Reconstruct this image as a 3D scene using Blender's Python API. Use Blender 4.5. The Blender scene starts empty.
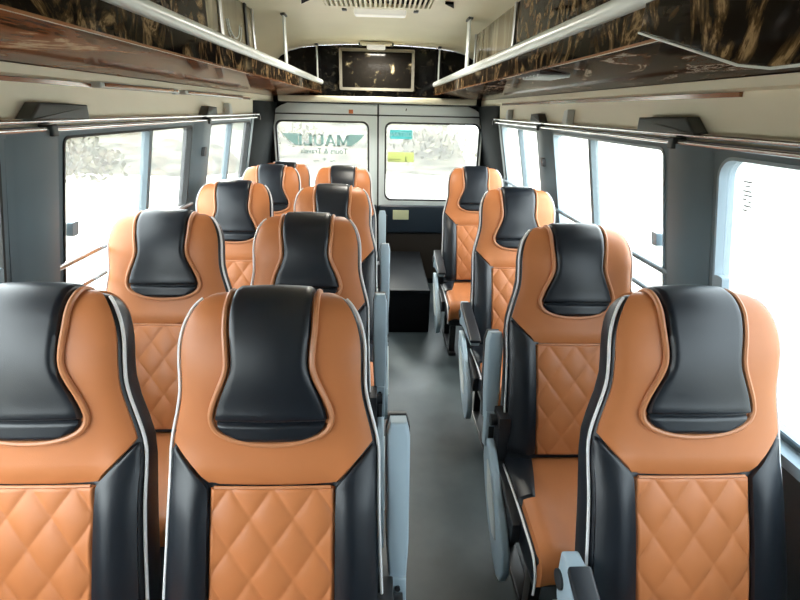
import bpy, bmesh, math, random
from mathutils import Vector, Matrix, noise
random.seed(4)
R = math.radians
scn = bpy.context.scene
col = scn.collection

# ---------------------------------------------------------------- camera
cam_d = bpy.data.cameras.new('camera'); cam = bpy.data.objects.new('camera', cam_d); col.objects.link(cam)
scn.camera = cam
cam_d.sensor_width = 36.0; cam_d.lens = 485.02 / 800 * 36.0; cam_d.clip_start = 0.02; cam_d.clip_end = 500
pi_, ya_, ro_ = R(21.369), R(2.489), R(1.293)
fw = Vector((math.sin(ya_)*math.cos(pi_), math.cos(ya_)*math.cos(pi_), -math.sin(pi_)))
rt = Vector((math.cos(ya_), -math.sin(ya_), 0)); up = rt.cross(fw)
rt2 = rt*math.cos(ro_) + up*math.sin(ro_); up2 = up*math.cos(ro_) - rt*math.sin(ro_)
M = Matrix((rt2, up2, -fw)).transposed().to_4x4(); M.translation = (0, 0, 1.5167)
cam.matrix_world = M

# ---------------------------------------------------------------- sky, sun and exposure
w = bpy.data.worlds.new('sky'); scn.world = w; w.use_nodes = True
nt = w.node_tree; bg = nt.nodes['Background']
bg.inputs['Color'].default_value = (0.90, 0.96, 1.0, 1); bg.inputs['Strength'].default_value = 7.0
sun_d = bpy.data.lights.new('sun', 'SUN'); sun = bpy.data.objects.new('sun', sun_d); col.objects.link(sun)
sun_d.energy = 4.0; sun_d.angle = R(12); sun_d.color = (1, .96, .88); sun.rotation_euler = (R(62), 0, R(200))
scn.view_settings.view_transform = 'Standard'; scn.view_settings.look = 'None'
scn.view_settings.gamma = 1; scn.view_settings.use_curve_mapping = False
scn.view_settings.exposure = 0.6
scn.cycles.max_bounces = 16; scn.cycles.diffuse_bounces = 8; scn.cycles.transparent_max_bounces = 16

# ---------------------------------------------------------------- materials
def mat(name, color, rough=.5, metal=0, spec=.5, coat=0, bump=None, var=None, emit=None, sheen=0):
    m = bpy.data.materials.new(name); m.use_nodes = True
    n = m.node_tree.nodes; l = m.node_tree.links; b = n['Principled BSDF']
    b.inputs['Base Color'].default_value = (*color, 1); b.inputs['Roughness'].default_value = rough
    b.inputs['Metallic'].default_value = metal; b.inputs['Specular IOR Level'].default_value = spec
    b.inputs['Coat Weight'].default_value = coat; b.inputs['Coat Roughness'].default_value = .08
    tc = n.new('ShaderNodeTexCoord')
    if var:
        sc, amt = var
        t = n.new('ShaderNodeTexNoise'); t.inputs['Scale'].default_value = sc; t.inputs['Detail'].default_value = 5
        l.new(tc.outputs['Object'], t.inputs['Vector'])
        r = n.new('ShaderNodeValToRGB'); r.color_ramp.elements[0].position = .3; r.color_ramp.elements[1].position = .7
        r.color_ramp.elements[0].color = (*[c*(1-amt) for c in color], 1)
        r.color_ramp.elements[1].color = (*[min(1, c*(1+amt)) for c in color], 1)
        l.new(t.outputs['Fac'], r.inputs['Fac']); l.new(r.outputs['Color'], b.inputs['Base Color'])
    if bump:
        sc, st = bump
        t = n.new('ShaderNodeTexVoronoi'); t.inputs['Scale'].default_value = sc
        l.new(tc.outputs['Object'], t.inputs['Vector'])
        bp = n.new('ShaderNodeBump'); bp.inputs['Strength'].default_value = st; bp.inputs['Distance'].default_value = .001
        l.new(t.outputs['Distance'], bp.inputs['Height']); l.new(bp.outputs['Normal'], b.inputs['Normal'])
    if emit:
        b.inputs['Emission Color'].default_value = (*emit[0], 1); b.inputs['Emission Strength'].default_value = emit[1]
    return m

def marble(name, scale, stops, rough=.06, stretch=(1, 1, 1), dist=1.6, ior=1.3):
    m = bpy.data.materials.new(name); m.use_nodes = True
    n = m.node_tree.nodes; l = m.node_tree.links; b = n['Principled BSDF']
    b.inputs['Roughness'].default_value = rough; b.inputs['IOR'].default_value = ior
    tc = n.new('ShaderNodeTexCoord'); mp = n.new('ShaderNodeMapping'); mp.inputs['Scale'].default_value = stretch
    l.new(tc.outputs['Object'], mp.inputs['Vector'])
    t = n.new('ShaderNodeTexNoise'); t.inputs['Scale'].default_value = scale; t.inputs['Detail'].default_value = 8
    t.inputs['Roughness'].default_value = .62; t.inputs['Distortion'].default_value = dist
    l.new(mp.outputs['Vector'], t.inputs['Vector'])
    r = n.new('ShaderNodeValToRGB'); cr = r.color_ramp
    while len(cr.elements) < len(stops): cr.elements.new(.5)
    for e, (p, c) in zip(cr.elements, stops): e.position = p; e.color = (*c, 1)
    l.new(t.outputs['Fac'], r.inputs['Fac']); l.new(r.outputs['Color'], b.inputs['Base Color'])
    return m

ORANGE = mat('orange_leather', (.50, .175, .060), .42, spec=.4, bump=(900, .12), var=(9, .05))
BLACK = mat('black_leather', (.007, .010, .015), .36, spec=.55, bump=(900, .15))
GLOSSBLACK = mat('glossy_black_leather', (.010, .010, .012), .2, spec=.6)
WHITEPIPE = mat('white_piping', (.80, .80, .80), .4)
ORPIPE = mat('orange_piping', (.52, .21, .09), .38)
PLASTIC = mat('pale_grey_plastic', (.33, .42, .48), .42, spec=.5)
DARKPL = mat('dark_plastic', (.02, .022, .026), .4)
METALBLK = mat('black_painted_steel', (.015, .015, .017), .35, spec=.6)
CHROME = mat('chrome', (.85, .86, .88), .22, metal=1)
STEEL = mat('brushed_steel', (.55, .57, .6), .3, metal=1)
RAILM = mat('pale_rail_enamel', (.62, .66, .64), .32, spec=.5)
CREAM = mat('cream_ceiling_vinyl', (.84, .79, .60), .5, var=(3, .03))
CREAMW = mat('cream_wall_vinyl', (.82, .76, .59), .5, var=(3, .03))
TRIMBLUE = mat('slate_grey_trim', (.135, .18, .205), .5, spec=.4, var=(2, .1))
LOWERWALL = mat('dark_lower_trim', (.05, .06, .068), .5)
PILLARDARK = mat('dark_corner_trim', (.008, .010, .011), .8, spec=.08)
DOORPAINT = mat('pale_mint_door_paint', (.80, .86, .84), .35, spec=.5)
GASKET = mat('black_rubber_gasket', (.012, .013, .013), .6)
DOORTRIM = mat('dark_blue_door_trim', (.018, .028, .040), .35)
DOORLOW = mat('dark_brown_door_lining', (.020, .014, .009), .6)
LAMP = mat('lamp_diffuser', (.72, .72, .66), .3, emit=((1, .97, .88), .25))
def vinyl(name, c):
    m = mat(name, c, .5); n = m.node_tree.nodes; l = m.node_tree.links
    t = n.new('ShaderNodeBsdfTranslucent'); t.inputs['Color'].default_value = (*c, 1)
    x = n.new('ShaderNodeMixShader'); x.inputs['Fac'].default_value = .5
    l.new(n['Principled BSDF'].outputs[0], x.inputs[1]); l.new(t.outputs[0], x.inputs[2]); l.new(x.outputs[0], n['Material Output'].inputs['Surface'])
    return m
TEAL = vinyl('teal_lettering', (.36, .46, .44))
TEAL2 = vinyl('faint_teal_lettering', (.24, .33, .32))
TEALSTK = vinyl('teal_sticker', (.22, .54, .54))
WHITESTK = vinyl('white_print', (.9, .9, .9))
LIMESTK = vinyl('lime_sticker', (.58, .60, .33)); LABELM = mat('lime_label', (.60, .62, .38), .5)
DKPRINT = mat('dark_print', (.10, .16, .08), .5)
GREYPRINT = mat('grey_print', (.22, .24, .26), .5)
MATBLK = mat('black_step_matting', (.005, .006, .008), .6, spec=.15)
BROWNSTRIP = mat('brown_glossy_strip', (.26, .10, .035), .15, coat=.5)
CURTCLIP = mat('dark_bracket', (.055, .062, .06), .45)

MARBLE = marble('dark_gold_marble_film', 7, [(.0, (.006, .005, .004)), (.47, (.010, .007, .005)), (.55, (.075, .045, .020)), (.61, (.30, .20, .10)), (.66, (.05, .028, .012)), (.78, (.012, .008, .005))], stretch=(1, 1, .75), dist=3.2, ior=1.13)
MARBLERT = marble('dark_gloss_marble_film', 4, [(.0, (.006, .004, .004)), (.44, (.012, .007, .005)), (.52, (.06, .028, .014)), (.57, (.10, .05, .025)), (.60, (.50, .44, .36)), (.62, (.05, .025, .014)), (.8, (.01, .006, .005))], rough=.07, stretch=(2.2, .7, 1), dist=2.2, ior=1.025)
MARBLEBR = marble('brown_gloss_marble_film', 4.5, [(.0, (.008, .005, .004)), (.38, (.014, .008, .005)), (.44, (.12, .043, .017)), (.56, (.20, .072, .028)), (.61, (.42, .27, .16)), (.67, (.16, .06, .026))], rough=.07, stretch=(1.6, .55, 1), dist=1.4, ior=1.05)
MARBLEDK = marble('black_marble_film', 14, [(.0, (.004, .004, .004)), (.56, (.005, .005, .005)), (.66, (.05, .042, .03)), (.72, (.22, .17, .10)), (.78, (.01, .01, .01))], rough=.08, dist=.8)
PANELBR = marble('olive_brown_gloss_film', 5, [(.0, (.10, .085, .05)), (.5, (.20, .17, .11)), (.6, (.34, .30, .21)), (.7, (.12, .09, .05))], rough=.1, stretch=(2, 2, .4), dist=.8)

def floor_mat():
    m = bpy.data.materials.new('blue_grey_floor_vinyl'); m.use_nodes = True
    n = m.node_tree.nodes; l = m.node_tree.links; b = n['Principled BSDF']
    tc = n.new('ShaderNodeTexCoord'); t = n.new('ShaderNodeTexNoise'); t.inputs['Scale'].default_value = 5; t.inputs['Detail'].default_value = 6
    l.new(tc.outputs['Object'], t.inputs['Vector'])
    r = n.new('ShaderNodeValToRGB'); r.color_ramp.elements[0].color = (.036, .052, .060, 1); r.color_ramp.elements[1].color = (.062, .084, .094, 1)
    r.color_ramp.elements[0].position = .35; r.color_ramp.elements[1].position = .7
    l.new(t.outputs['Fac'], r.inputs['Fac']); l.new(r.outputs['Color'], b.inputs['Base Color'])
    r2 = n.new('ShaderNodeMapRange'); r2.inputs['To Min'].default_value = .28; r2.inputs['To Max'].default_value = .5
    l.new(t.outputs['Fac'], r2.inputs['Value']); l.new(r2.outputs['Result'], b.inputs['Roughness'])
    return m
FLOORM = floor_mat()

def glass_mat(name, tint, milk):
    m = bpy.data.materials.new(name); m.use_nodes = True
    n = m.node_tree.nodes; l = m.node_tree.links
    for x in list(n):
        if x.type == 'BSDF_PRINCIPLED': n.remove(x)
    out = n['Material Output']
    tr = n.new('ShaderNodeBsdfTransparent'); tr.inputs['Color'].default_value = (*tint, 1)
    gl = n.new('ShaderNodeBsdfGlossy'); gl.inputs['Roughness'].default_value = .02
    tl = n.new('ShaderNodeBsdfTranslucent'); tl.inputs['Color'].default_value = (.9, .93, .95, 1)
    lw = n.new('ShaderNodeLayerWeight'); lw.inputs['Blend'].default_value = .5
    pw = n.new('ShaderNodeMath'); pw.operation = 'POWER'; pw.inputs[1].default_value = 4
    l.new(lw.outputs['Facing'], pw.inputs[0])
    fr = n.new('ShaderNodeMath'); fr.operation = 'MULTIPLY_ADD'; fr.inputs[1].default_value = .35; fr.inputs[2].default_value = .02
    l.new(pw.outputs[0], fr.inputs[0])
    a = n.new('ShaderNodeMixShader'); a.inputs['Fac'].default_value = milk
    b = n.new('ShaderNodeMixShader')
    l.new(tr.outputs[0], a.inputs[1]); l.new(tl.outputs[0], a.inputs[2])
    l.new(fr.outputs[0], b.inputs['Fac']); l.new(a.outputs[0], b.inputs[1]); l.new(gl.outputs[0], b.inputs[2])
    l.new(b.outputs[0], out.inputs['Surface'])
    return m
GLASS = glass_mat('hazy_window_glass', (.95, .97, .96), .035)  # milky share puts the bright haze over the outside view into the glass
GLASSR = glass_mat('filmed_window_glass', (.66, .69, .70), .02)

def ground_mat(name, c1, c2, sc):
    m = mat(name, c1, .9, spec=.1)
    n = m.node_tree.nodes; l = m.node_tree.links; b = n['Principled BSDF']
    tc = n.new('ShaderNodeTexCoord'); t = n.new('ShaderNodeTexNoise'); t.inputs['Scale'].default_value = sc; t.inputs['Detail'].default_value = 8
    r = n.new('ShaderNodeValToRGB'); r.color_ramp.elements[0].color = (*c1, 1); r.color_ramp.elements[1].color = (*c2, 1)
    r.color_ramp.elements[0].position = .38; r.color_ramp.elements[1].position = .62
    l.new(tc.outputs['Object'], t.inputs['Vector']); l.new(t.outputs['Fac'], r.inputs['Fac']); l.new(r.outputs['Color'], b.inputs['Base Color'])
    return m
SAND = ground_mat('pale_dry_ground', (.36, .34, .29), (.52, .49, .43), 1.2)
BANK = ground_mat('dry_scrub_bank', (.022, .020, .010), (.085, .077, .052), 1.6)
SCRUB = ground_mat('dry_scrub_foliage', (.06, .056, .034), (.12, .108, .075), 6)

# ---------------------------------------------------------------- helpers
def tag(o, label=None, cat=None, group=None, kind=None):
    if label: o['label'] = label
    if cat: o['category'] = cat
    if group: o['group'] = group
    if kind: o['kind'] = kind
    return o

def empty(name, loc=(0, 0, 0)):
    o = bpy.data.objects.new(name, None); col.objects.link(o); o.location = loc; o.empty_display_size = .05
    return o

def obj(name, bm, m, parent=None, smooth=True):
    bmesh.ops.recalc_face_normals(bm, faces=bm.faces)
    me = bpy.data.meshes.new(name); bm.to_mesh(me); bm.free()
    if smooth:
        for p in me.polygons: p.use_smooth = True
        me.set_sharp_from_angle(angle=R(38))
    me.materials.append(m)
    o = bpy.data.objects.new(name, me); col.objects.link(o)
    if parent: o.parent = parent
    return o

def box(bm, x0, x1, y0, y1, z0, z1, bev=0, f=None):
    vs = [bm.verts.new((x, y, z)) for x in (x0, x1) for y in (y0, y1) for z in (z0, z1)]
    fs = []
    for q in ((0, 1, 3, 2), (4, 6, 7, 5), (0, 4, 5, 1), (2, 3, 7, 6), (0, 2, 6, 4), (1, 5, 7, 3)):
        fs.append(bm.faces.new([vs[i] for i in q]))
    if bev:
        es = list({e for fc in fs for e in fc.edges})
        bmesh.ops.recalc_face_normals(bm, faces=fs)
        bmesh.ops.bevel(bm, geom=es, offset=bev, segments=3, profile=.6, affect='EDGES')
    if f:
        for v in (vs if not bev else bm.verts): v.co = Vector(f(v.co))

def tube(bm, pts, r, n=8, closed=False):
    pts = [Vector(p) for p in pts]
    rings = []
    prev = None
    N = len(pts)
    for i, p in enumerate(pts):
        a = pts[(i-1) % N] if (closed or i > 0) else pts[i]
        b = pts[(i+1) % N] if (closed or i < N-1) else pts[i]
        t = (b-a)
        if t.length < 1e-9: t = Vector((0, 0, 1))
        t.normalize()
        if prev is None:
            u = t.cross(Vector((0, 0, 1)))
            if u.length < .1: u = t.cross(Vector((1, 0, 0)))
        else:
            u = prev - t*prev.dot(t)
        u.normalize(); prev = u; v = t.cross(u)
        rr = r(i/(N-1)) if callable(r) else r
        rings.append([bm.verts.new(p + (u*math.cos(2*math.pi*k/n) + v*math.sin(2*math.pi*k/n))*rr) for k in range(n)])
    for i in range(N if closed else N-1):
        A, B = rings[i], rings[(i+1) % N]
        for k in range(n): bm.faces.new((A[k], A[(k+1) % n], B[(k+1) % n], B[k]))
    if not closed:
        bm.faces.new(rings[0][::-1]); bm.faces.new(rings[-1])

def prism(bm, poly, f0, f1, bev=0):
    """polygon poly (list of 2-tuples), mapped by f0 and f1 to the two end caps."""
    a = [bm.verts.new(f0(*p)) for p in poly]; b = [bm.verts.new(f1(*p)) for p in poly]
    fs = [bm.faces.new(a[::-1]), bm.faces.new(b)]
    for i in range(len(poly)):
        j = (i+1) % len(poly); fs.append(bm.faces.new((a[i], a[j], b[j], b[i])))
    if bev:
        bmesh.ops.recalc_face_normals(bm, faces=fs)
        es = [e for e in set(fs[0].edges) | set(fs[1].edges)]
        bmesh.ops.bevel(bm, geom=es, offset=bev, segments=3, profile=.6, affect='EDGES')

def rrect(a0, a1, b0, b1, r, n=6):
    pts = []
    for cx, cy, st in ((a1-r, b1-r, 0), (a0+r, b1-r, 90), (a0+r, b0+r, 180), (a1-r, b0+r, 270)):
        for k in range(n+1):
            t = R(st + 90*k/n); pts.append((cx + r*math.cos(t), cy + r*math.sin(t)))
    return pts

def ring(bm, outer, inner, f, d0, d1):
    """frame between two outlines; f(a,b,d) maps to space, d0/d1 are its two depths."""
    L = [[bm.verts.new(f(a, b, d)) for a, b in P] for P, d in ((outer, d0), (outer, d1), (inner, d1), (inner, d0))]
    N = len(outer)
    for q in range(4):
        A, B = L[q], L[(q+1) % 4]
        for i in range(N): bm.faces.new((A[i], A[(i+1) % N], B[(i+1) % N], B[i]))

# ---------------------------------------------------------------- bus shell
C0 = -.029                      # bus centre line
YR = 4.318                      # inner face of the rear doors
def wx(z):                      # half width of the body at height z
    if z < .78: return 1.026
    return .885 + (1.427 - z)*.217
def wallf(s):
    return lambda y, z, d: Vector((C0 + s*(wx(z) - d), y, z))   # d = inward depth

def quad_strip_wall(bm, s, y0, y1, z0, z1, din, dout, bev=0):
    f = wallf(s)
    vs = [bm.verts.new(f(y, z, d)) for d in (din, dout) for y in (y0, y1) for z in (z0, z1)]
    for q in ((0, 1, 3, 2), (4, 6, 7, 5), (0, 4, 5, 1), (2, 3, 7, 6), (0, 2, 6, 4), (1, 5, 7, 3)):
        bm.faces.new([vs[i] for i in q])

bm = bmesh.new(); box(bm, C0-1.03, C0+1.03, -1.2, YR+.02, -.06, 0); tag(obj('floor', bm, FLOORM, smooth=False), kind='structure')

# ceiling profile: flat middle, rounded shoulders, short upright side
prof = [(0, 1.998), (.25, 1.994), (.45, 1.983), (.60, 1.965), (.70, 1.94), (.775, 1.90), (.83, 1.84), (.862, 1.76), (.868, 1.68), (.868, 1.60)]
def shell(bm, P, y0, y1, t):
    """P: list of (x,z) inner outline; thickness t outwards"""
    N = len(P); out = []
    for i, p in enumerate(P):
        a = Vector(P[max(0, i-1)]); b = Vector(P[min(N-1, i+1)]); d = (b-a).normalized(); out.append((p[0] - d.y*t, p[1] + d.x*t))
    L = [[bm.verts.new((q[0], y, q[1])) for q in Q] for Q, y in ((P, y0), (P, y1), (out, y1), (out, y0))]
    for q in range(4):
        A, B = L[q], L[(q+1) % 4]
        for i in range(N-1): bm.faces.new((A[i], A[i+1], B[i+1], B[i]))
    bm.faces.new((L[0][0], L[1][0], L[2][0], L[3][0])); bm.faces.new((L[0][-1], L[1][-1], L[2][-1], L[3][-1]))
full = [(C0-x, z) for x, z in reversed(prof)] + [(C0+x, z) for x, z in prof[1:]]
bm = bmesh.new(); shell(bm, full, -1.2, YR+.02, .04); tag(obj('ceiling', bm, CREAM), kind='structure')

WINS = [(-.75, 1.262), (1.472, 2.535), (2.752, 3.64)]
for s, side in ((-1, 'left'), (1, 'right')):
    f = wallf(s)
    bm = bmesh.new()
    quad_strip_wall(bm, s, -1.2, YR+.02, 0, .78, 0, -.05)
    wall = tag(obj('wall_'+side, bm, LOWERWALL, smooth=False), kind='structure')
    bm = bmesh.new()
    vs0 = [(wx(1.43), 1.43), (.868, 1.60), (.908, 1.62), (wx(1.43)+.04, 1.43)]
    prism(bm, [(a, b) for a, b in vs0], lambda a, b: (C0+s*a, -1.2, b), lambda a, b: (C0+s*a, YR+.02, b))
    obj('upper_panel', bm, CREAMW, wall, smooth=False)
    bm = bmesh.new()                                    # dark band above the glass
    quad_strip_wall(bm, s, -1.2, 3.70, 1.432, 1.456, .006, -.04)
    obj('header_band', bm, TRIMBLUE, wall, smooth=False)
    for (a, b) in ((-1.2, -.75), (1.262, 1.472), (2.535, 2.752), (3.64, 3.70)):
        bm = bmesh.new()
        poly = [(a, -.04), (a, .004), (a+.02, .012), (a+.05, .034), (b-.05, .034), (b-.02, .012), (b, .004), (b, -.04)] if b-a > .15 else [(a, -.04), (a, .01), (b, .01), (b, -.04)]
        prism(bm, poly, lambda y, d: f(y, .76, d), lambda y, d: f(y, 1.445, d))
        obj('pillar_cover', bm, TRIMBLUE, wall)
    bm = bmesh.new()                                    # dark rear corner
    prism(bm, [(3.70, -.04), (3.70, .01), (3.78, .03), (4.10, .035), (4.315, .05), (4.335, .05), (4.335, -.04)], lambda y, d: f(y, .2, d) if False else f(y, .781, d), lambda y, d: (C0+s*(.872-d*.9), y, 1.56))
    obj('corner_cover', bm, PILLARDARK, wall)
    bm = bmesh.new()                                    # sill ledge under the glass
    quad_strip_wall(bm, s, -1.2, 3.70, .755, .782, .05, -.03)
    obj('sill', bm, PLASTIC if s > 0 else TRIMBLUE, wall, smooth=False)
    # windows
    for k, (a, b) in enumerate(WINS):
        n = k + 1 + (0 if s < 0 else 3)
        rc = .055 if k == 0 else .026
        wroot = empty('window_%d' % n, f((a+b)/2, 1.1, 0)); tag(wroot, kind='structure')
        inv = Matrix.Translation(-wroot.location)
        def fw_(y, z, d, f=f, inv=inv): return inv @ f(y, z, d)
        bm = bmesh.new()
        ring(bm, rrect(a-.005, b+.005, .775, 1.448, .004), rrect(a+.022, b-.022, .80, 1.426, rc), fw_, .004, -.03)
        obj('window_frame', bm, TRIMBLUE, wroot)
        bm = bmesh.new()
        ring(bm, rrect(a+.020, b-.020, .798, 1.428, rc+.001), rrect(a+.028, b-.028, .806, 1.420, rc-.006), fw_, .008, -.034)
        obj('window_seal', bm, GASKET if s < 0 else PLASTIC, wroot)
        if k > 0:
            m_ = {1: 2.07, 2: 3.19}[k]
            bm = bmesh.new(); vs = [fw_(y, z, d) for d in (.004, -.028) for y in (m_-.014, m_+.014) for z in (.80, 1.426)]
            vv = [bm.verts.new(v) for v in vs]
            for q in ((0, 1, 3, 2), (4, 6, 7, 5), (0, 4, 5, 1), (2, 3, 7, 6), (0, 2, 6, 4), (1, 5, 7, 3)): bm.faces.new([vv[i] for i in q])
            obj('sash_bar', bm, TRIMBLUE, wroot)
        bm = bmesh.new()
        pa = rrect(a+.012, b-.012, .79, 1.436, .02)
        prism(bm, pa, lambda y, z: fw_(y, z, -.014), lambda y, z: fw_(y, z, -.018))
        obj('pane', bm, GLASSR if (s > 0 and k == 0) else GLASS, wroot, smooth=False)

bm = bmesh.new(); box(bm, C0-1.07, C0+1.07, -1.26, -1.2, -.06, 2.05); tag(obj('wall_front_light_block', bm, mat('dark_front_block', (.03, .03, .03), .6), smooth=False), kind='structure')  # unseen dark wall, added to shut out front light and darken headrest reflections
for s in (-1, 1):
    bm = bmesh.new(); prism(bm, [(.862, 1.56), (.862, 1.66), (.93, 1.66), (.93, 1.56)], lambda a, z: (C0+s*a, 3.6, z), lambda a, z: (C0+s*a, YR+.05, z)); obj('corner_filler', bm, CREAMW, bpy.data.objects['wall_left' if s < 0 else 'wall_right'], smooth=False)
# rear wall: black marble bulkhead above a cream lintel
bm = bmesh.new()
pts = [(C0-.87, 1.61), (C0+.87, 1.61)] + [(C0+x, z-.004) for x, z in reversed(prof[:-1])] + [(C0-x, z-.004) for x, z in prof[1:-1]]
prism(bm, pts, lambda x, z: (x, YR-.01, z), lambda x, z: (x, YR+.05, z))
rear = tag(obj('wall_rear', bm, MARBLEDK, smooth=False), kind='structure')
bm = bmesh.new(); box(bm, C0-.80, C0+.80, YR-.10, YR+.04, 1.565, 1.612, .012)
obj('lintel', bm, CREAM, rear)
bm = bmesh.new(); box(bm, C0-.83, C0+.83, YR-.03, YR+.04, 1.555, 1.572)
obj('lintel_seal', bm, GASKET, rear)
bm = bmesh.new()
for s in (-1, 1): box(bm, min(C0+s*.74, C0+s*1.0), max(C0+s*.74, C0+s*1.0), YR+.032, YR+.06, 1.44, 1.66); box(bm, min(-.026+s*.868, C0+s*1.08), max(-.026+s*.868, C0+s*1.08), YR+.032, YR+.06, .78, 1.44)
obj('corner_panel', bm, PILLARDARK, rear, smooth=False)

def fd(x, z, d): return Vector((x, YR - d, z))
door_specs = [(1, -.895, -.036, -.872, -.113, -1), (2, -.022, .843, .037, .826, 1)]
for n, x0, x1, p0, p1, sd in door_specs:
    dr = tag(empty('door_%d' % n, ((x0+x1)/2, YR, .05)), kind='structure')
    ofs = Vector(dr.location)
    F = lambda x, z, d: fd(x, z, d) - ofs
    zb, zt = .785, 1.412
    bm = bmesh.new(); ring(bm, rrect(x0, x1, .66, 1.468, .008), rrect(p0-.008, p1+.008, zb-.01, zt+.01, .055), F, .012, -.03)
    obj('door_frame', bm, DOORPAINT, dr)
    bm = bmesh.new(); ring(bm, rrect(p0-.012, p1+.012, zb-.014, zt+.014, .06), rrect(p0+.004, p1-.004, zb+.002, zt-.002, .05), F, .018, -.02)
    obj('window_gasket', bm, GASKET, dr)
    bm = bmesh.new(); ring(bm, rrect(p0-.022, p1+.022, zb-.026, zt+.020, .07), rrect(p0-.010, p1+.010, zb-.012, zt+.012, .058), F, .022, 0)
    obj('window_bezel', bm, DOORPAINT, dr)
    bm = bmesh.new(); prism(bm, rrect(p0-.005, p1+.005, zb-.006, zt+.006, .05), lambda x, z: F(x, z, -.004), lambda x, z: F(x, z, -.008))
    obj('pane', bm, GLASS, dr, smooth=False)
    # header flap above the door with its rounded outer corner
    bm = bmesh.new()
    xo, xi = (x0, x1) if sd < 0 else (x1, x0)
    k = -sd
    poly = [(xi, 1.478), (xi, 1.548), (xo+k*.13, 1.548), (xo+k*.07, 1.535), (xo+k*.03, 1.51), (xo+k*.01, 1.478)]
    poly = [(x, z + (.008 if z > 1.54 else 0)) for x, z in poly]
    prism(bm, poly, lambda x, z: F(x, z, .02), lambda x, z: F(x, z, -.02), .006)
    obj('header_flap', bm, DOORPAINT, dr)
    bm = bmesh.new(); prism(bm, [(xi, 1.468), (xi, 1.480), (xo, 1.480), (xo, 1.468)], lambda x, z: F(x, z, .008), lambda x, z: F(x, z, -.02))
    obj('header_seal', bm, GASKET, dr)
    bm = bmesh.new(); box(bm, x0-ofs.x, x1-ofs.x, -.045, .03, .49-.05, .735-.05, .018)
    obj('trim_panel', bm, DOORTRIM, dr)
    bm = bmesh.new(); box(bm, x0-ofs.x, x1-ofs.x, -.012, .03, .0, .445, .006)
    obj('lower_lining', bm, DOORLOW, dr)
    if sd > 0:
        bm = bmesh.new(); box(bm, .105-ofs.x, .245-ofs.x, -.052, -.044, .612-.05, .695-.05, .003); obj('label_plate', bm, LABELM, dr)
        bm = bmesh.new(); box(bm, .03-ofs.x, .06-ofs.x, -.06, -.03, .46-.0, .60, .006); obj('latch', bm, DARKPL, dr)
        bm = bmesh.new(); tube(bm, [(.20+j*.0-ofs.x+.0, -.03, 1.512-.05) for j in (0,)] + [(.205-ofs.x, -.03, 1.53-.05)], .004); obj('hinge_pin', bm, GASKET, dr)
    else:
        bm = bmesh.new(); box(bm, -.27-ofs.x, -.235-ofs.x, -.030, -.018, 1.482-.05, 1.512-.05, .003); obj('courtesy_marker', bm, mat('orange_red_marker', (.65, .20, .06), .4), dr)
bm = bmesh.new(); box(bm, -.036, -.022, YR-.012, YR+.03, .1, 1.55); tag(obj('trim_1', bm, GASKET, smooth=False), kind='structure')
bm = bmesh.new()
for s in (-1, 1):
    xe = -.895 if s < 0 else .843
    box(bm, min(xe, C0+s*1.02), max(xe, C0+s*1.02), YR-.004, YR+.05, 0, .80)
box(bm, -.9, .85, YR-.004, YR+.04, 0, .052)
obj('lower_corner', bm, PILLARDARK, rear, smooth=False)

# lettering on the glass (reads correctly from outside, mirrored from inside)
def text(name, s, size, loc, m, parent, rot=(R(90), 0, R(180)), sx=1, depth=.0008, bold=0):
    cu = bpy.data.curves.new(name, 'FONT'); cu.body = s; cu.size = size; cu.align_x = 'CENTER'; cu.align_y = 'CENTER'; cu.extrude = depth; cu.offset = bold
    o = bpy.data.objects.new(name, cu); col.objects.link(o)
    dg = bpy.context.evaluated_depsgraph_get(); me = bpy.data.meshes.new_from_object(o.evaluated_get(dg))
    bpy.data.objects.remove(o); me.materials.clear(); me.materials.append(m)
    o = bpy.data.objects.new(name, me); col.objects.link(o)
    o.rotation_euler = rot; o.scale = (sx, 1, 1); o.parent = parent; o.location = Vector(loc) - parent.location
    return o
D1 = bpy.data.objects['door_1']; D2 = bpy.data.objects['door_2']
yg = YR + .010
def slab_letters(word, xc, zc, h, y, m, parent):
    """slab serif capitals from strokes, facing outward; x runs to the left seen from inside"""
    t = .28; glyph = {
        'M': (1.15, [((.12, 0), (.12, 1), t), ((1.03, 0), (1.03, 1), t), ((.18, .95), (.57, .1), .2), ((.97, .95), (.57, .1), .2), ((0, .04), (.30, .04), -.08), ((.85, .04), (1.15, .04), -.08)]),
        'A': (1.0, [((.10, 0), (.50, 1), .17), ((.90, 0), (.50, 1), t), ((.25, .32), (.75, .32), -.10), ((0, .04), (.26, .04), -.08), ((.72, .04), (1.03, .04), -.08)]),
        'U': (.95, [((.15, .2), (.15, 1), t), ((.80, .2), (.80, 1), t*.7), ((.15, .22), (.32, .07), .2), ((.80, .22), (.64, .07), .16), ((.27, .07), (.68, .07), -.14), ((0, .96), (.32, .96), -.08), ((.66, .96), (.95, .96), -.08)]),
        'L': (.8, [((.17, 0), (.17, 1), t), ((.05, .09), (.78, .09), -.18), ((.74, 0), (.74, .3), .09), ((0, .96), (.36, .96), -.08)]),
        'I': (.42, [((.2, 0), (.2, 1), t), ((0, .96), (.42, .96), -.08), ((0, .04), (.42, .04), -.08)])}
    tot = sum(glyph[c][0]+.12 for c in word)-.12; x = -tot/2; bm = bmesh.new()
    for c in word:
        wd, st = glyph[c]
        for (ax, az), (bx, bz), th in st:
            if th < 0: q = [(ax, az+th/2), (bx, bz+th/2), (bx, bz-th/2), (ax, az-th/2)]
            else: q = [(ax-th/2, az), (ax+th/2, az), (bx+th/2, bz), (bx-th/2, bz)]
            prism(bm, q, lambda a, b: Vector((xc - (x+a)*h, y-.0008, zc+(b-.5)*h)) - parent.location, lambda a, b: Vector((xc - (x+a)*h, y+.0008, zc+(b-.5)*h)) - parent.location)
        x += wd + .12
    return obj('company_lettering', bm, m, parent, smooth=False)
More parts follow.
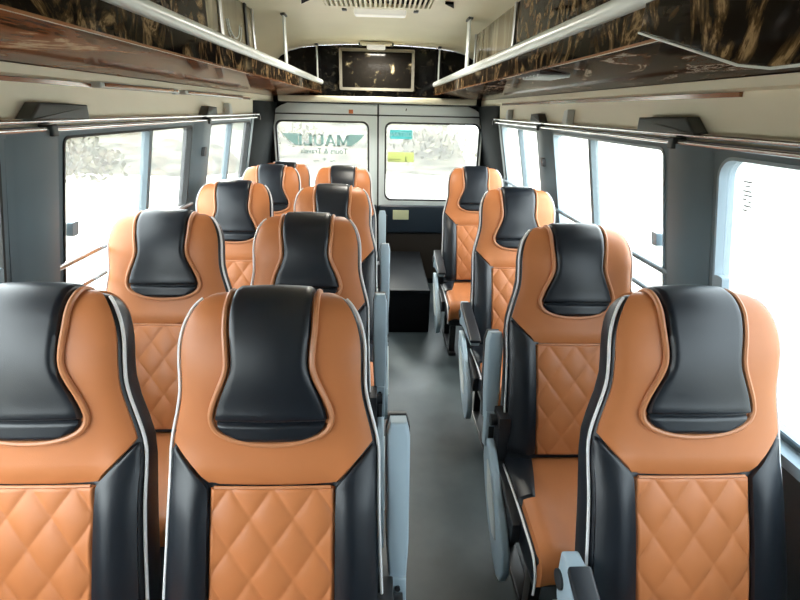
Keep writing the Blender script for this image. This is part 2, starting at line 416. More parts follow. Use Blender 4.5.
slab_letters('MAULI', -.487, 1.266, .090, yg, TEAL, D1)
text('company_lettering', 'Tours & Travels', .062, (-.487, yg, 1.178), TEAL2, D1, sx=.98, bold=.0006)
text('company_lettering', '~ * ~', .06, (-.487, yg, 1.100), TEAL2, D1, sx=1.5)
bm = bmesh.new()
for s in (-1, 1):
    xi, xo = -.487 + s*.215, -.487 + s*.345
    prism(bm, [(xi, 1.318), (xo, 1.318), (xo-s*.03, 1.283), (xo-s*.07, 1.25), (xi+s*.02, 1.224), (xi, 1.222)], lambda x, z: Vector((x, yg-.001, z))-D1.location, lambda x, z: Vector((x, yg+.001, z))-D1.location)
obj('wing_emblem', bm, TEAL, D1, smooth=False)
bm = bmesh.new(); prism(bm, rrect(.071, .262, 1.288, 1.362, .01), lambda x, z: Vector((x, yg-.001, z))-D2.location, lambda x, z: Vector((x, yg, z))-D2.location)
st = obj('sticker', bm, TEALSTK, D2, smooth=False)
text('sticker_lettering', 'DISTAN', .052, (.167, yg-.002, 1.325), WHITESTK, D2, sx=1.0, bold=.001)
bm = bmesh.new(); prism(bm, rrect(.055, .280, 1.100, 1.182, .004), lambda x, z: Vector((x, yg-.001, z))-D2.location, lambda x, z: Vector((x, yg, z))-D2.location)
obj('sticker', bm, LIMESTK, D2, smooth=False)
bm = bmesh.new()
for (a, b, c, d) in ((.06, .165, 1.120, 1.125), (.06, .165, 1.105, 1.110), (.205, .215, 1.105, 1.145), (.212, .222, 1.105, 1.115)):
    prism(bm, [(a, c), (b, c), (b, d), (a, d)], lambda x, z: Vector((x, yg-.003, z))-D2.location, lambda x, z: Vector((x, yg-.002, z))-D2.location)
obj('sticker_print', bm, DKPRINT, D2, smooth=False)
# faint etched mark on the front right pane
W4 = bpy.data.objects['window_4']
f = wallf(1)
bm = bmesh.new()
for z, l0, l1 in ((1.372, .0, .028), (1.362, .004, .022), (1.350, .0, .026), (1.340, .003, .03), (1.330, .0, .012), (1.326, .018, .027), (1.315, .006, .03), (1.304, .002, .016)):
    a = 1.17 - l1; b = 1.17 - l0
    prism(bm, [(a, z), (b, z), (b, z+.003), (a, z+.003)], lambda y, z_: f(y, z_, -.011)-W4.location, lambda y, z_: f(y, z_, -.013)-W4.location)
obj('etched_mark', bm, GREYPRINT, W4, smooth=False)

# upright film covered panels standing above the racks
def lining(n, s, y0, y1, m):
    bm = bmesh.new(); a, b = sorted((C0+s*.615, C0+s*.630)); box(bm, a, b, y0, y1, 1.648, 1.968)
    return tag(obj('trim_%d' % n, bm, m, smooth=False), kind='structure')
lining(2, -1, -1.2, 2.06, MARBLE); lining(3, 1, -1.2, 2.39, MARBLE)
tg = lining(4, -1, 2.065, 2.80, PANELBR)
for yy, m_ in ((2.22, STEEL), (2.62, GASKET), (2.76, STEEL)):
    bm = bmesh.new(); box(bm, C0-.615, C0-.606, yy-.018, yy+.018, 1.65, 1.966, .003); obj('door_edge', bm, m_, tg)
bm = bmesh.new()
for rr in (.05, .066):
    tube(bm, [(C0-.613, 2.42 + rr*1.8*math.cos(R(190+160*k/14)), 1.87 + rr*1.5*math.sin(R(190+160*k/14))) for k in range(15)], .003, 6)
obj('etched_curve', bm, RAILM, tg)
tg = lining(5, 1, 2.395, 3.40, PANELBR)
for yy in (2.41, 3.38):
    bm = bmesh.new(); box(bm, C0+.606, C0+.615, yy-.015, yy+.015, 1.65, 1.966, .003); obj('door_edge', bm, STEEL, tg)

# ---------------------------------------------------------------- overhead luggage racks
def rack(s, label):
    root = empty('overhead_rack', (C0+s*.69, 1.5, 1.62)); tag(root, label, 'luggage rack', 'overhead luggage racks')
    o = root.location
    def X(y, e): return C0 + s*(e - (max(y, 1.2)-1.2)*(.013))        # the inner edge runs in slightly to the rear
    ys = [-.9, 1.2, 2.2, 3.2, YR-.02]
    def sweep(P, m, name, bev=0):
        """P: outline (e,z) swept along the bus"""
        bm = bmesh.new(); L = []
        for y in ys: L.append([bm.verts.new(Vector((X(y, e) if e < .7 else C0+s*e, y, z)) - o) for e, z in P])
        for A, B in zip(L, L[1:]):
            for i in range(len(P)): bm.faces.new((A[i], A[(i+1) % len(P)], B[(i+1) % len(P)], B[i]))
        bm.faces.new(L[0][::-1]); bm.faces.new(L[-1])
        return obj(name, bm, m, root)
    rp = [(.498+.016*math.cos(t), 1.716+.019*math.sin(t)) for t in [R(a) for a in range(0, 360, 30)]]
    sweep(rp, RAILM, 'rail')
    sweep([(.500, 1.640), (.500, 1.700), (.512, 1.700), (.512, 1.640)], MARBLE, 'fascia')
    sweep([(.500, 1.640), (.512, 1.652), (.864, 1.618), (.864, 1.602)], MARBLEBR if s < 0 else MARBLERT, 'shelf')
    sweep([(.497, 1.636), (.497, 1.641), (.504, 1.641), (.504, 1.636)], BROWNSTRIP, 'edge_trim')
    for y, (w_) in ((2.96, .028), (YR-.10, .022)) if s < 0 else ((2.93, .040), (4.2, .022)):
        bm = bmesh.new(); xx = X(y, .515)
        box(bm, xx-.004-o.x, xx+.004-o.x, y-w_-o.y, y+w_-o.y, 1.70-o.z, 1.978-o.z, .001)
        st = obj('strap', bm, RAILM, root)
        bm = bmesh.new(); box(bm, xx-.012-o.x, xx+.012-o.x, y-w_-.01-o.y, y+w_+.01-o.y, 1.968-o.z, 1.980-o.z, .002); b_ = obj('bracket', bm, CURTCLIP, st)
    # air nozzles in the underside
    for y in ([1.72] if s > 0 else []):
        bm = bmesh.new(); xx = .56
        box(bm, C0+s*(xx-.05)-o.x, C0+s*(xx+.06)-o.x, y-.11-o.y, y+.11-o.y, 1.628-o.z, 1.642-o.z, .004)
        v = obj('air_louvre', bm, DARKPL, root)
        bm = bmesh.new()
        for k in range(5): box(bm, C0+s*(xx)-.05-o.x, C0+s*(xx)+.05-o.x, y-.09+k*.04-o.y, y-.078+k*.04-o.y, 1.622-o.z, 1.630-o.z, .002)
        obj('louvre_slats', bm, RAILM, v)
    if s > 0:
        bm = bmesh.new()
        prism(bm, [(-.9, 1.574), (.62, 1.574), (.68, 1.582), (.96, 1.655), (.96, 1.70), (-.9, 1.70)], lambda y, z: Vector((C0+s*.487, y, z))-o, lambda y, z: Vector((C0+s*.507, y, z))-o, .003)
        obj('deep_fascia', bm, MARBLE, root)
        bm = bmesh.new(); tube(bm, [Vector((C0+s*.489, y, z))-o for y, z in ((-.9, 1.572), (.62, 1.572), (.68, 1.580), (.97, 1.655))], .0018, 6); obj('fascia_beading', bm, RAILM, root)
    return root
rack(-1, 'overhead luggage rack along the left side with pale rail and brown marble film')
rack(1, 'overhead luggage rack along the right side with pale rail and an air louvre')

# cream duct strip with a brown inlay between rack and windows
for s, side in ((-1, 'left'), (1, 'right')):
    bm = bmesh.new()
    prism(bm, [(.870, 1.605), (.846, 1.602), (.846, 1.580), (.872, 1.574)], lambda a, z: (C0+s*a, -.9, z), lambda a, z: (C0+s*a, 4.1, z), .003)
    t = tag(obj('trim_%d' % (6 if s < 0 else 7), bm, CREAMW), kind='structure')
    bm = bmesh.new()
    prism(bm, [(.872, 1.573), (.862, 1.573), (.864, 1.562), (.876, 1.562)], lambda a, z: (C0+s*a, 1.2, z), lambda a, z: (C0+s*a, 3.9, z))
    obj('inlay', bm, BROWNSTRIP, t)
for (y0, y1, lab) in ((1.66, 2.28, 'long slim light strip with brown lens under the left rack, nearer one'), (2.36, 3.3, 'slim light strip with brown lens under the left rack, farther one')):
    r = empty('strip_light', (C0-.86, (y0+y1)/2, 1.572)); tag(r, lab, 'light', 'strip lights under the left rack')
    h = (y1-y0)/2
    bm = bmesh.new(); box(bm, -.012, .028, -h, h, -.010, .008, .006); obj('housing', bm, RAILM, r)
    bm = bmesh.new(); box(bm, .022, .032, -h+.02, h-.02, -.006, .005, .003); obj('lens', bm, BROWNSTRIP, r)
    bm = bmesh.new(); box(bm, .012, .030, h-.05, h-.01, -.014, .009, .004); obj('end_cap', bm, RAILM, r)

# ---------------------------------------------------------------- curtain rails, brackets, guard bars
for s, side in ((-1, 'left'), (1, 'right')):
    xr = wx(1.462)
    r = empty('curtain_track', (C0+s*(xr-.02), 1.4, 1.462)); tag(r, 'chrome double curtain track above the %s windows' % side, 'curtain track', 'curtain tracks above the windows')
    for dz, dx, rd in ((.008, .0, .007), (-.012, -.006, .006)):
        bm = bmesh.new(); tube(bm, [(s*(dx), y-1.4, dz) for y in (-1.0, 1.0, 2.5, 3.78)], rd, 10); obj('rod', bm, CHROME, r)
    for y in (1.40, 2.66, 3.74):
        bm = bmesh.new(); box(bm, -.020, .020, y-1.4-.012, y-1.4+.012, -.030, -.0, .004); obj('rod_clip', bm, CURTCLIP, r)
for s, side, y, ln, nm in ((-1, 'left', 1.44, .26, 'nearer'), (-1, 'left', 2.69, .17, 'farther'), (1, 'right', 1.45, .30, 'nearer'), (1, 'right', 2.70, .17, 'farther')):
    bm = bmesh.new(); x = .868
    prism(bm, [(y-ln/2, 1.472), (y+ln/2, 1.472), (y+ln/2, 1.512), (y-ln/2+.05, 1.516), (y-ln/2, 1.478)], lambda a, z: (C0+s*(x+.010), a, z), lambda a, z: (C0+s*(x-.032), a, z), .006)
    tag(obj('pillar_cap', bm, CURTCLIP), 'dark grey trapezoid cap above the %s pillar, %s one' % (side, nm), 'pillar cap', 'dark caps above the pillars')
for s, side, y, nm in ((-1, 'left', 3.05, 'above the rear left window'), (1, 'right', 2.28, 'above the middle right window'), (1, 'right', 3.35, 'above the rear right window')):
    bm = bmesh.new()
    prism(bm, [(y-.03, 1.475), (y+.03, 1.475), (y+.015, 1.53), (y-.03, 1.535)], lambda a, z: (C0+s*.874, a, z), lambda a, z: (C0+s*(.842+(.0)), a, z), .005)
    tag(obj('coat_hook', bm, RAILM), 'small pale wedge shaped hook ' + nm, 'hook', 'pale hooks above the windows')
for s, side in ((-1, 'left'), (1, 'right')):
    z0 = 1.045; r = empty('guard_bar', (C0+s*(wx(z0)-.014), 2.0, z0))
    tag(r, 'thin metal guard bar across the %s windows' % side, 'guard bar', 'guard bars across the windows')
    for dz in (0, -.10):
        e = (wx(z0+dz)-wx(z0))*s
        bm = bmesh.new(); tube(bm, [(e, y-2.0, dz) for y in (1.36, 2.0, 3.7)], .009, 10); obj('bar', bm, STEEL if s < 0 else TRIMBLUE, r)
    for y in (1.38, 2.64, 3.66):
        bm = bmesh.new(); box(bm, -.01, .01, y-2.0-.015, y-2.0+.015, -.125, .02, .003); obj('mount', bm, TRIMBLUE, r)
for s, side, y, z, nm in ((-1, 'left', 1.53, 1.15, 'on the window edge behind the nearest pillar'), (1, 'right', 1.53, 1.14, 'on the window edge behind the nearest pillar'),
                   (-1, 'left', 1.20, 1.10, 'on the rear edge of the front window'), (1, 'right', 1.20, 1.10, 'on the rear edge of the front window'), (-1, 'left', 2.60, 1.30, 'high on the farther pillar'), (1, 'right', 2.60, 1.28, 'high on the farther pillar')):
    f = wallf(s); bm = bmesh.new(); dd = .02 if abs(y-2.6) > .1 else .05
    prism(bm, rrect(y-.016, y+.016, z-.022, z+.022, .006, 3), lambda a, b: f(a, b, dd), lambda a, b: f(a, b, .0), 0)
    tag(obj('window_latch', bm, PLASTIC if abs(y-2.6) > .1 else DARKPL), 'small plastic latch on the %s side, %s' % (side, nm), 'latch', 'small latches along the windows')

# ---------------------------------------------------------------- ceiling fittings and rear bulkhead panel
r = empty('air_vent', (-.02, 2.56, 1.99)); tag(r, 'slatted air conditioning vent in the cream ceiling', 'vent')
bm = bmesh.new(); ring(bm, rrect(-.30, .30, -.30, .15, .02), rrect(-.25, .25, -.26, .11, .01), lambda a, b, d: (a, b, d), .004, -.018); obj('vent_frame', bm, CREAM, r)
for k in range(22):
    bm = bmesh.new(); xx = -.24 + k*.0228
    prism(bm, [(xx-.006, -.018), (xx+.004, -.018), (xx+.008, .0), (xx-.002, .0)], lambda a, z: (a, -.26, z), lambda a, z: (a, .11, z)); obj('slat', bm, CREAM, r, smooth=False)
bm = bmesh.new(); box(bm, -.25, .25, -.26, .11, -.002, .003); obj('vent_recess', bm, PILLARDARK, r, smooth=False)
for x in (-.33, .33):
    bm = bmesh.new(); prism(bm, [(x-.02, .02), (x+.02, .02), (x+(.035 if x > 0 else -.035), .12)], lambda a, b: (a, b, -.012), lambda a, b: (a, b, .003)); obj('corner_clip', bm, PILLARDARK, r, smooth=False)
for nm, x0, x1, y, z, lab in (('ceiling_light', -.19, .17, 2.80, 1.990, 'long white ceiling light right behind the air vent'), ('ceiling_light', -.165, .075, 4.13, 1.978, 'small white ceiling light against the black rear bulkhead')):
    r = empty(nm, ((x0+x1)/2, y, z)); tag(r, lab, 'ceiling light', 'ceiling lights'); h = (x1-x0)/2
    bm = bmesh.new(); box(bm, -h, h, -.045, .045, -.008, .010, .004); obj('base_plate', bm, CREAM, r)
    bm = bmesh.new(); box(bm, -h+.05, h-.05, -.038, .038, -.036, -.006, .012); obj('diffuser', bm, LAMP, r)
    ld = bpy.data.lights.new('lamp_glow', 'AREA'); ld.shape = 'RECTANGLE'; ld.size = 2*h-.1; ld.size_y = .07; ld.energy = 9; ld.color = (1, .95, .84)
    lo = bpy.data.objects.new('lamp_glow', ld); col.objects.link(lo); lo.parent = r; lo.location = (0, 0, -.040)
    for sx in (-1, 1):
        bm = bmesh.new(); box(bm, sx*h-.012, sx*h+.012, -.02, .02, -.014, .008, .003); obj('end_clip', bm, CURTCLIP, r)
r = empty('framed_panel', (-.04, YR-.012, 1.81)); tag(r, 'black marbled panel in a pale frame on the rear bulkhead', 'panel')
bm = bmesh.new(); ring(bm, rrect(-.300, .300, -.150, .155, .012), rrect(-.278, .278, -.130, .133, .006), lambda a, b, d: (a, d, b), .001, -.022); obj('frame', bm, mat('champagne_frame', (.32, .30, .25), .3, metal=.6), r)
bm = bmesh.new(); box(bm, -.28, .28, -.012, -.002, -.132, .135); obj('panel_face', bm, marble('dark_mottled_film', 12, [(.0, (.005, .005, .004)), (.58, (.007, .006, .005)), (.64, (.06, .05, .03)), (.70, (.30, .24, .15)), (.76, (.01, .01, .01))], rough=.1, dist=.4, ior=1.15), r, smooth=False)

# raised black step at the end of the aisle
r = empty('rear_step', (.195, 3.75, 0)); tag(r, 'black raised step at the rear end of the aisle', 'step')
bm = bmesh.new(); box(bm, -.155, .160, -.53, .51, .0, .325, .012); obj('step_body', bm, MATBLK, r)
bm = bmesh.new(); box(bm, -.155, .160, -.538, -.50, .31, .332, .005); obj('nosing', bm, MATBLK, r)
bm = bmesh.new(); box(bm, -.02, .02, -.012, .012, 0, .006, .002); o = obj('floor_anchor', bm, DARKPL); o.location = (.04, 3.08, 0.0)
tag(o, 'small black anchor plate on the aisle floor before the step', 'anchor plate')

# ---------------------------------------------------------------- seats
PHI = R(18); L = .785
UPV = Vector((0, math.sin(PHI), math.cos(PHI))); NRM = Vector((0, -math.cos(PHI), math.sin(PHI))); BASE = Vector((0, 0, .395))
def smooth(a, b, x):
    t = min(1, max(0, (x-a)/(b-a))); return t*t*(3-2*t)
def W(s):
    if s < .12: w_ = .122 + .066*math.sqrt(max(0, 1-(1-s/.12)**2))
    else: w_ = .188
    return w_ + .030*smooth(.17, .34, s) + .010*smooth(.4, .745, s)
def H(s):
    if s < .05: h = .050*math.sqrt(max(0, 1-(1-s/.05)**2))
    else: h = .050
    return h + .012*smooth(.15, .6, s)
def Cc(s): return .022*math.exp(-((s-.13)/.11)**2) - .006*math.exp(-((s-.36)/.08)**2) + .012*smooth(.4, .7, s)
def S(x, q):
    s = q*q; w_ = W(s); a = min(1, abs(x)/w_)
    sh = (1-a**4)**.25
    d = Cc(s) + (H(s)*sh if q >= 0 else -H(s)*sh)
    if q > 0: d += .022*smooth(.30, .45, s)*smooth(.115, .165, abs(x))*sh + .006*(1-a*a)*smooth(0, .1, s)
    return BASE + UPV*(L - s) + NRM*d + Vector((x, 0, 0))
def SN(x, q):
    e = .0015
    xa, xb = x-e, x+e
    dx = S(xb, q)-S(xa, q); dq = S(x, q+e)-S(x, q-e)
    n = dx.cross(dq)
    if n.length < 1e-12: return NRM.copy()
    n.normalize()
    ref = NRM if q > .03 else (UPV if q > -.03 else -NRM)
    if abs(q) <= .1: ref = NRM*q/.1 + UPV*(1-abs(q)/.1)
    return n if n.dot(ref) > 0 else -n
def patch(lf, rf, q0, q1, nq, nx, off, sink=.006, edge=.010, surf=S, nrm=SN, qmap=lambda q: q*abs(q), edges=(1, 1, 1, 1), qlist=None):
    """cover over the surface between outlines lf(q), rf(q); its borders dive under the surface"""
    bm = bmesh.new(); G = []
    lens = qlist or [q0 + (q1-q0)*j/nq for j in range(nq+1)]
    for j, q in enumerate(lens):
        a, b = lf(q), rf(q); row = []
        for i in range(nx+1):
            u = i/nx; u = .5 - .5*math.cos(math.pi*u) if nx > 3 else u
            u = .35*u + .65*i/nx
            x = a + (b-a)*u
            de = min((x-a) if edges[0] else 1, (b-x) if edges[1] else 1, abs(qmap(q)-qmap(q0)) if edges[2] else 1, abs(qmap(q1)-qmap(q)) if edges[3] else 1)
            k = math.sqrt(max(0, 1-(1-min(1, de/edge))**2))
            row.append(bm.verts.new(surf(x, q) + nrm(x, q)*(off(x, q)*k - sink*(1-k))))
        G.append(row)
    for A, B in zip(G, G[1:]):
        for i in range(nx): bm.faces.new((A[i], A[i+1], B[i+1], B[i]))
    return bm
def q_(s): return math.copysign(math.sqrt(abs(s)), s)
S1, S2, XP = .306, .395, .128                    # bolster point, panel seam, panel half width
def diag(s):
    if s < S1: return .972*W(s)
    if s < S2: return .972*W(S1) + (XP-.972*W(S1))*(s-S1)/(S2-S1)
    return XP
def padw(s):
    s = abs(s)
    h = .084 - .006*math.exp(-((s-.13)/.05)**2) + .032*smooth(.13, .255, s)
    if s > .242: h *= math.sqrt(max(.0005, 1-((s-.242)/.056)**2.6)) if s < .298 else .02
    return h
def rails(s): return s

PADQ = [-.24 + (.4919+.24)*k/56 for k in range(57)] + [math.sqrt(.242+.056*math.sin(R(90*k/30))) for k in range(1, 31)]
def build_seat():
    root = empty('bus_seat')
    # body
    bm = bmesh.new(); N = 48; rings = []
    qs = [0.004, .05, .09, .13, .17, .21, .25, .3, .34, .38, .42, .47, .52, .56, .60, .64, .68, .72, .76, .80, .83, .86, .884]
    for q in qs:
        s = q*q; w_ = W(s); h = H(s); rg = []
        for k in range(N):
            t = 2*math.pi*k/N; c, d = math.cos(t), math.sin(t)
            x = w_*math.copysign(abs(c)**.5, c); y = h*math.copysign(abs(d)**.5, d)
            if y > 0: y += (.022*smooth(.30, .45, s)*smooth(.115, .165, abs(x)) + 0)*(abs(d)**.5)
            rg.append(bm.verts.new(BASE + UPV*(L-s) + NRM*(Cc(s)+y) + Vector((x, 0, 0))))
        rings.append(rg)
    for A, B in zip(rings, rings[1:]):
        for k in range(N): bm.faces.new((A[k], A[(k+1) % N], B[(k+1) % N], B[k]))
    bm.faces.new(rings[0]); bm.faces.new(rings[-1][::-1])
    obj('backrest', bm, BLACK, root)
    # orange upper cover wrapping over the top
    c = lambda q: diag(q*q) if q > 0 else .955*W(q*q)
    bm = patch(lambda q: -c(q), c, -.26, q_(S2), 46, 40, lambda x, q: .0065, .007, .006)
    obj('upper_cover', bm, ORANGE, root)
    # quilted panel
    def quilt(x, q):
        s = q*q - S2; a = x/.088 + s/.125; b = x/.088 - s/.125
        g = abs(math.sin(math.pi*a)*math.sin(math.pi*b))
        return .002 + .0065*g**.36
    bm = patch(lambda q: -XP, lambda q: XP, q_(S2), .878, 90, 72, quilt, .004, .008)
    obj('quilted_panel', bm, ORANGE, root)
    # black side bolsters
    for sg in (-1, 1):
        a = lambda q: diag(q*q); b = lambda q: .972*W(q*q)
        if sg > 0: bm = patch(a, b, q_(S1+.002), .878, 30, 10, lambda x, q: .0075, .005, .008)
        else: bm = patch(lambda q: -b(q), lambda q: -a(q), q_(S1+.002), .878, 30, 10, lambda x, q: .0075, .005, .008)
        obj('bolster', bm, BLACK, root)
    # headrest pad
    def padoff(x, q):
        s = q*q if q > 0 else -q*q
        v = .019 - .011*math.exp(-((s-.252)/.005)**2) - .002*smooth(.252, .262, s)
        v += .003*math.exp(-((s-.242)/.012)**2) + .004*math.exp(-(x/.07)**2)
        return v
    bm = patch(lambda q: -padw(q*q), lambda q: padw(q*q), -.24, q_(.298), 90, 20, padoff, .002, .014, qlist=PADQ)
    obj('headrest_pad', bm, BLACK, root)
    # orange piping round the pad
    pts = []
    qv = [-.24 + (.4919+.24)*k/56 for k in range(57)]
    for q in qv: pts.append(S(-padw(q*q)-.006, q) + SN(-padw(q*q), q)*.009)
    hb = padw(.242)
    for k in range(1, 60):
        t = R(3*k); x = -(hb+.006)*math.cos(t); q = math.sqrt(.242 + .061*math.sin(t)**.77); pts.append(S(x, q) + SN(x, q)*.009)
    for q in reversed(qv): pts.append(S(padw(q*q)+.006, q) + SN(padw(q*q), q)*.009)
    cl = [pts[0]]
    for p in pts[1:]:
        if (p-cl[-1]).length > .004: cl.append(p)
    bm = bmesh.new(); tube(bm, cl, .0062, 8); obj('headrest_piping', bm, ORPIPE, root)
    # white piping down each side
    for sg in (-1, 1):
        pts = []
        for k in range(44):
            q = .10 + (.878-.10)*k/43; x = sg*.984*W(q*q)
            pts.append(S(x, q) + SN(sg*.95*W(q*q), q)*.004 + Vector((sg*.002, 0, 0)))
        bm = bmesh.new(); tube(bm, pts, .0036, 7); obj('piping', bm, WHITEPIPE, root)
    # seam between cover and quilted panel
    bm = bmesh.new(); tube(bm, [S(x*.01, q_(S2)) + SN(x*.01, q_(S2))*.004 for x in range(-12, 13)], .0032, 6); obj('seam', bm, ORPIPE, root)
    # cushion
    cu = empty('seat_cushion', (0, 0, -.052)); cu.parent = root
    def CS(x, q):       # q = path length from the back, over the front edge
        a = min(1, abs(x)/.232); dz = -.035*(1-(1-a**5)**.3) + .014*smooth(.12, .19, abs(x))*(1-a**8)
        if q < .40: p = Vector((x, -q-.00, .452 + .012*math.sin(q/.40*math.pi) + dz))
        elif q < .40+.085: t = (q-.40)/.054; t = min(t, 1.5708); p = Vector((x, -.40-.054*math.sin(t), .398+.054*math.cos(t) + dz))
        else: p = Vector((x, -.454, .398-(q-.485) + dz))
        return p
    def CN(x, q):
        e = .002; dx = CS(x+e, q)-CS(x-e, q); dq = CS(x, q+e)-CS(x, q-e); n = dx.cross(dq).normalized()
        return n if n.dot(Vector((0, -.5, .8))) > 0 else -n
    bm = bmesh.new(); box(bm, -.228, .228, -.445, .03, .335, .436, .022); obj('cushion_base', bm, BLACK, cu)
    bm = patch(lambda q: -.224, lambda q: .224, .0, .54, 40, 26, lambda x, q: .006, .006, .008, CS, CN, lambda q: q, (1, 1, 0, 1)); obj('cushion_cover', bm, ORANGE, cu)
    for sg in (-1, 1):
        a = lambda q: .118 + .06*q/.26; b = lambda q: .226
        args = (.0, .265, 14, 10, lambda x, q: .013, .004, .008, CS, CN, lambda q: q, (1, 1, 0, 1))
        bm = patch(a, b, *args) if sg > 0 else patch(lambda q: -b(q), lambda q: -a(q), *args)
        obj('cushion_bolster', bm, BLACK, cu)
        bm = bmesh.new(); tube(bm, [CS(sg*.228, .01+.53*k/30) + CN(sg*.21, .01+.53*k/30)*.006 for k in range(31)], .0036, 7); obj('cushion_piping', bm, WHITEPIPE, cu)
    # frame and legs
    bm = bmesh.new(); box(bm, -.21, .21, -.41, .01, .235, .286, .008)
    box(bm, -.20, .20, -.02, .045, .28, .42, .008); obj('seat_frame', bm, METALBLK, root)
    for sg in (-1, 1):
        bm = bmesh.new(); x = sg*.17
        box(bm, x-.018, x+.018, -.34, -.29, .0, .24, .004); box(bm, x-.018, x+.018, -.07, -.02, .0, .24, .004); box(bm, x-.024, x+.024, -.37, .01, .0, .022, .004)
        obj('leg', bm, METALBLK, root)
    return root

def add_hinge(root, sx):
    """recliner bracket and pale side cover on the aisle side (sx = -1 or 1)"""
    x0 = sx*.252; x1 = sx*.274
    bm = bmesh.new(); prism(bm, [(.035, .56), (-.045, .56), (-.06, .40), (-.30, .36), (-.30, .29), (.04, .29)], lambda y, z: (sx*.214, y, z), lambda y, z: (x0, y, z), .004)
    tube(bm, [(sx*.22, -.005, .53), (sx*.272, -.005, .53)], .020, 14); tube(bm, [(sx*.22, -.02, .40), (sx*.27, -.02, .40)], .013, 12)
    obj('recliner_bracket', bm, DARKPL, root)
    bm = bmesh.new()
    poly = [(.035, .45), (-.03, .455), (-.085, .42), (-.15, .375), (-.24, .325), (-.315, .265), (-.335, .20), (-.315, .145), (-.28, .125), (-.21, .145), (-.12, .205), (-.04, .28), (.02, .36)]
    prism(bm, poly, lambda y, z: (x0, y, z), lambda y, z: (x1+sx*.004, y, z), .008)
    sc = obj('side_cover', bm, PLASTIC, root)
    bm = bmesh.new()
    prism(bm, [(-.05, .40), (-.10, .375), (-.20, .30), (-.24, .235), (-.20, .225), (-.10, .29)], lambda y, z: (x1+sx*.003, y, z), lambda y, z: (x1+sx*.009, y, z), .002)
    obj('cover_ridge', bm, RAILM, sc)

def add_arm(root, sx, raised, ln=.375, l0=.135, tilt=0):
    xc = sx*.262
    ar = empty('armrest'); ar.parent = root
    if raised:
        o = BASE + UPV*l0 + Vector((xc, 0, 0)); bm = bmesh.new()
        # arm laid along the backrest: path length l, width across
        def P(a, l, d): return o + UPV*l + Vector((a + tilt*l, 0, 0)) + NRM*(d - .005)
        prof_ = [(-.018, 0), (-.024, .10), (-.0255, ln-.03), (-.018, ln), (.018, ln), (.0255, ln-.03), (.024, .10), (.018, 0)]
        prism(bm, prof_, lambda a, l: P(a, l, .018), lambda a, l: P(a, l, -.045), .008); obj('arm', bm, PLASTIC, ar)
        bm = bmesh.new(); prism(bm, prof_, lambda a, l: P(a*1.12, l*1.012, -.036), lambda a, l: P(a*1.12, l*1.012, -.062), .008); obj('arm_pad', bm, DARKPL, ar)
        bm = bmesh.new(); prism(bm, [(-.019, -.09), (-.019, .03), (.019, .03), (.019, -.09)], lambda a, l: P(a, l, .026), lambda a, l: P(a, l, -.02), .005)
        obj('arm_pivot', bm, PLASTIC, ar)
        bm = bmesh.new(); prism(bm, [(-.009, -.085), (-.009, -.02), (.009, -.02), (.009, -.085)], lambda a, l: P(a, l, .029), lambda a, l: P(a, l, .02), .002)
        tube(bm, [P(0, .008, .022), P(0, .008, .031)], .006, 10)
        obj('pivot_slot', bm, DARKPL, ar)
    else:
        zt = .565
        bm = bmesh.new()
        prism(bm, [(.05, .62), (-.0, .625), (-.06, .60), (-.25, zt), (-.285, zt-.012), (-.285, zt-.028), (-.10, zt-.038), (-.03, .52), (.03, .50), (.05, .54)], lambda y, z: (xc-.021, y-.03, z), lambda y, z: (xc+.021, y-.03, z), .008)
        obj('arm', bm, PLASTIC, ar)
        bm = bmesh.new()
        prism(bm, [(-.0, .634), (-.06, .610), (-.25, zt+.012), (-.290, zt), (-.292, zt-.012), (-.25, zt-.004), (-.06, .594), (-.0, .618)], lambda y, z: (xc-.026, y-.03, z), lambda y, z: (xc+.026, y-.03, z), .007)
        obj('arm_pad', bm, BLACK, ar)
        bm = bmesh.new(); tube(bm, [(xc-.026, .0, .56), (xc+.026, .0, .56)], .022, 14); obj('arm_pivot', bm, DARKPL, ar)

def copy_tree(o, parent=None):
    c = o.copy(); col.objects.link(c); c.parent = parent
    for ch in list(o.children): copy_tree(ch, c)
    return c
base = build_seat()
protoA = base
protoL = copy_tree(base); add_hinge(protoL, 1); add_arm(protoL, 1, True)
protoRu = copy_tree(base); add_hinge(protoRu, -1); add_arm(protoRu, -1, True, .31, .115, .045)
protoRd = copy_tree(base); add_hinge(protoRd, -1); add_arm(protoRd, -1, False)
G = 'orange and black quilted bus seats'
seats = [
    (protoL, -.220, .989, 0, 'large orange and black quilted seat in the foreground left of the aisle, armrest raised'),
    (protoL, -.262, 1.78, 0, 'orange and black aisle seat directly behind the big foreground seat left of the aisle'),
    (protoL, -.240, 2.51, 0, 'third orange and black seat back along the left side of the aisle'),
    (protoL, -.253, 3.380, 0, 'farthest orange and black seat on the left of the aisle, before the rear doors'),
    (protoA, -.712, .997, 0, 'orange and black seat at the lower left corner, cut off by the photo edge'),
    (protoA, -.768, 1.80, 0, 'left window seat in the second row, in front of the sliding window'),
    (protoA, -.745, 2.59, 0, 'left window seat in the third row with bluish headrest'),
    (protoA, -.722, 3.370, 0, 'left window seat in the fourth row, mostly behind the third row seat'),
    (protoA, -.735, 3.93, -.035, 'rearmost left seat, a sliver showing below the winged window lettering'),
    (protoRd, .683, 1.010, 0, 'large orange and black seat in the foreground right of the aisle'),
    (protoRu, .662, 1.650, 0, 'right side seat in the second row with upright raised pale armrest'),
    (protoRd, .689, 2.51, 0, 'right side seat in the third row with lowered black padded armrest'),
    (protoRd, .650, 3.480, 0, 'farthest right side seat, before the rear door window'),
]
used = set()
for pr_, x, yt, dz, lab in seats:
    s_ = pr_ if pr_.name not in used else copy_tree(pr_)
    used.add(pr_.name)
    s_.location = (x, yt - .251, dz)
    if 'second row' in lab: s_.scale = (1.05 if x < 0 else 1.03, 1, 1)
    tag(s_, lab, 'seat', G)

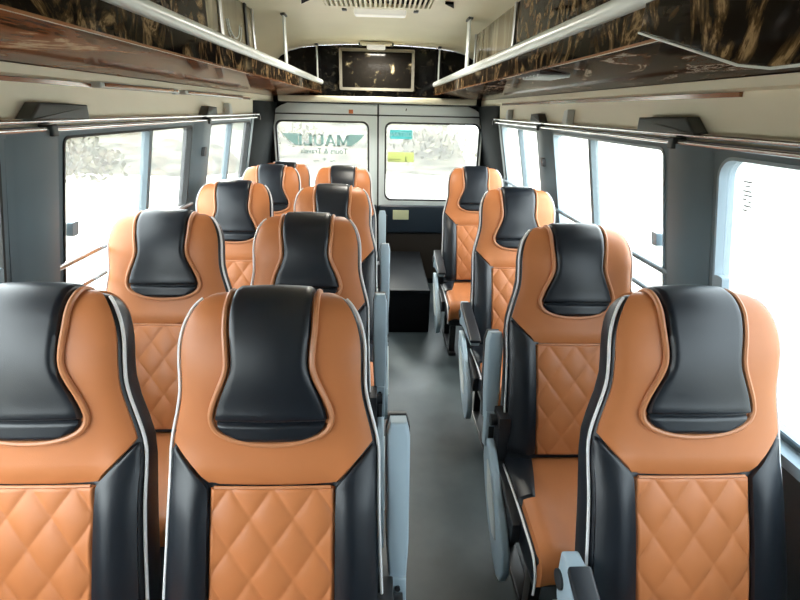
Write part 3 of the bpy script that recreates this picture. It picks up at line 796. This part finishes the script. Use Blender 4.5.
# ---------------------------------------------------------------- outside
bm = bmesh.new(); n = 48; Gd = []
for i in range(n+1):
    row = []
    for j in range(n+1):
        x = -60 + 120*i/n; y = -50 + 120*j/n
        d = max(-x-3.0, (y-8.5)*min(1, max(0, (6-x)/3)), 0); z = -.75
        if d > 0: z += min(d*.22, 3.2)*(.7+.6*noise.noise(Vector((x*.15, y*.15, 0)))) + .25*noise.noise(Vector((x*.5, y*.5, 3)))
        row.append(bm.verts.new((x, y, z)))
    Gd.append(row)
far_bm = bmesh.new()
for A, B in zip(Gd, Gd[1:]):
    for j in range(n):
        q = (A[j], A[j+1], B[j+1], B[j]); cx = sum(v.co.x for v in q)/4; cy = sum(v.co.y for v in q)/4
        if cx < 3.5 and max(-cx-3.0, cy-8.5) > 3.6 + .8*math.sin(cx*.9+cy*.7): far_bm.faces.new([far_bm.verts.new(v.co) for v in q])
        else: bm.faces.new(q)
bmesh.ops.remove_doubles(far_bm, verts=far_bm.verts, dist=.001)
tag(obj('scrub_bank', far_bm, BANK), kind='structure')
tag(obj('ground', bm, SAND), 'pale dry ground and banks outside the bus', 'ground', kind='structure')
def bush(x, y, r, lab):
    root = empty('bush', (x, y, -.6))
    tag(root, lab, 'bush', 'dry bushes outside the windows')
    bm = bmesh.new()
    for k in range(520):
        t = random.uniform(0, 6.283); ph = math.acos(random.uniform(-.2, 1)); rr = r*random.uniform(.6, 1)
        p = Vector((rr*math.cos(t)*math.sin(ph), rr*math.sin(t)*math.sin(ph), rr*math.cos(ph)*.9 + r*.25))
        q = Vector((random.gauss(0, 1), random.gauss(0, 1), random.gauss(0, 1))).normalized(); q2 = q.orthogonal().normalized(); a = r*random.uniform(.05, .11)
        vs = [bm.verts.new(p + q*a), bm.verts.new(p + q2*a*.5), bm.verts.new(p - q*a), bm.verts.new(p - q2*a*.5)]; bm.faces.new(vs)
    tag(obj('foliage', bm, SCRUB, root, smooth=False))
    bm = bmesh.new()
    for k in range(6):
        t = k*1.05; tube(bm, [(0, 0, 0), (r*.3*math.cos(t), r*.3*math.sin(t), r*.6), (r*.5*math.cos(t), r*.5*math.sin(t), r*1.0)], .03, 5)
    obj('stem', bm, SCRUB, root)
bush(-7.5, 12.5, 1.3, 'dry bush seen through the left sliding window, farther one')
bush(-8.5, 8.5, 1.2, 'dry bush seen through the left sliding window, nearer one')
bush(1.6, 16, 1.5, 'dry bush seen through the right rear door window')
bush(-2.6, 17, 1.4, 'dry bush seen through the lettered rear door window')
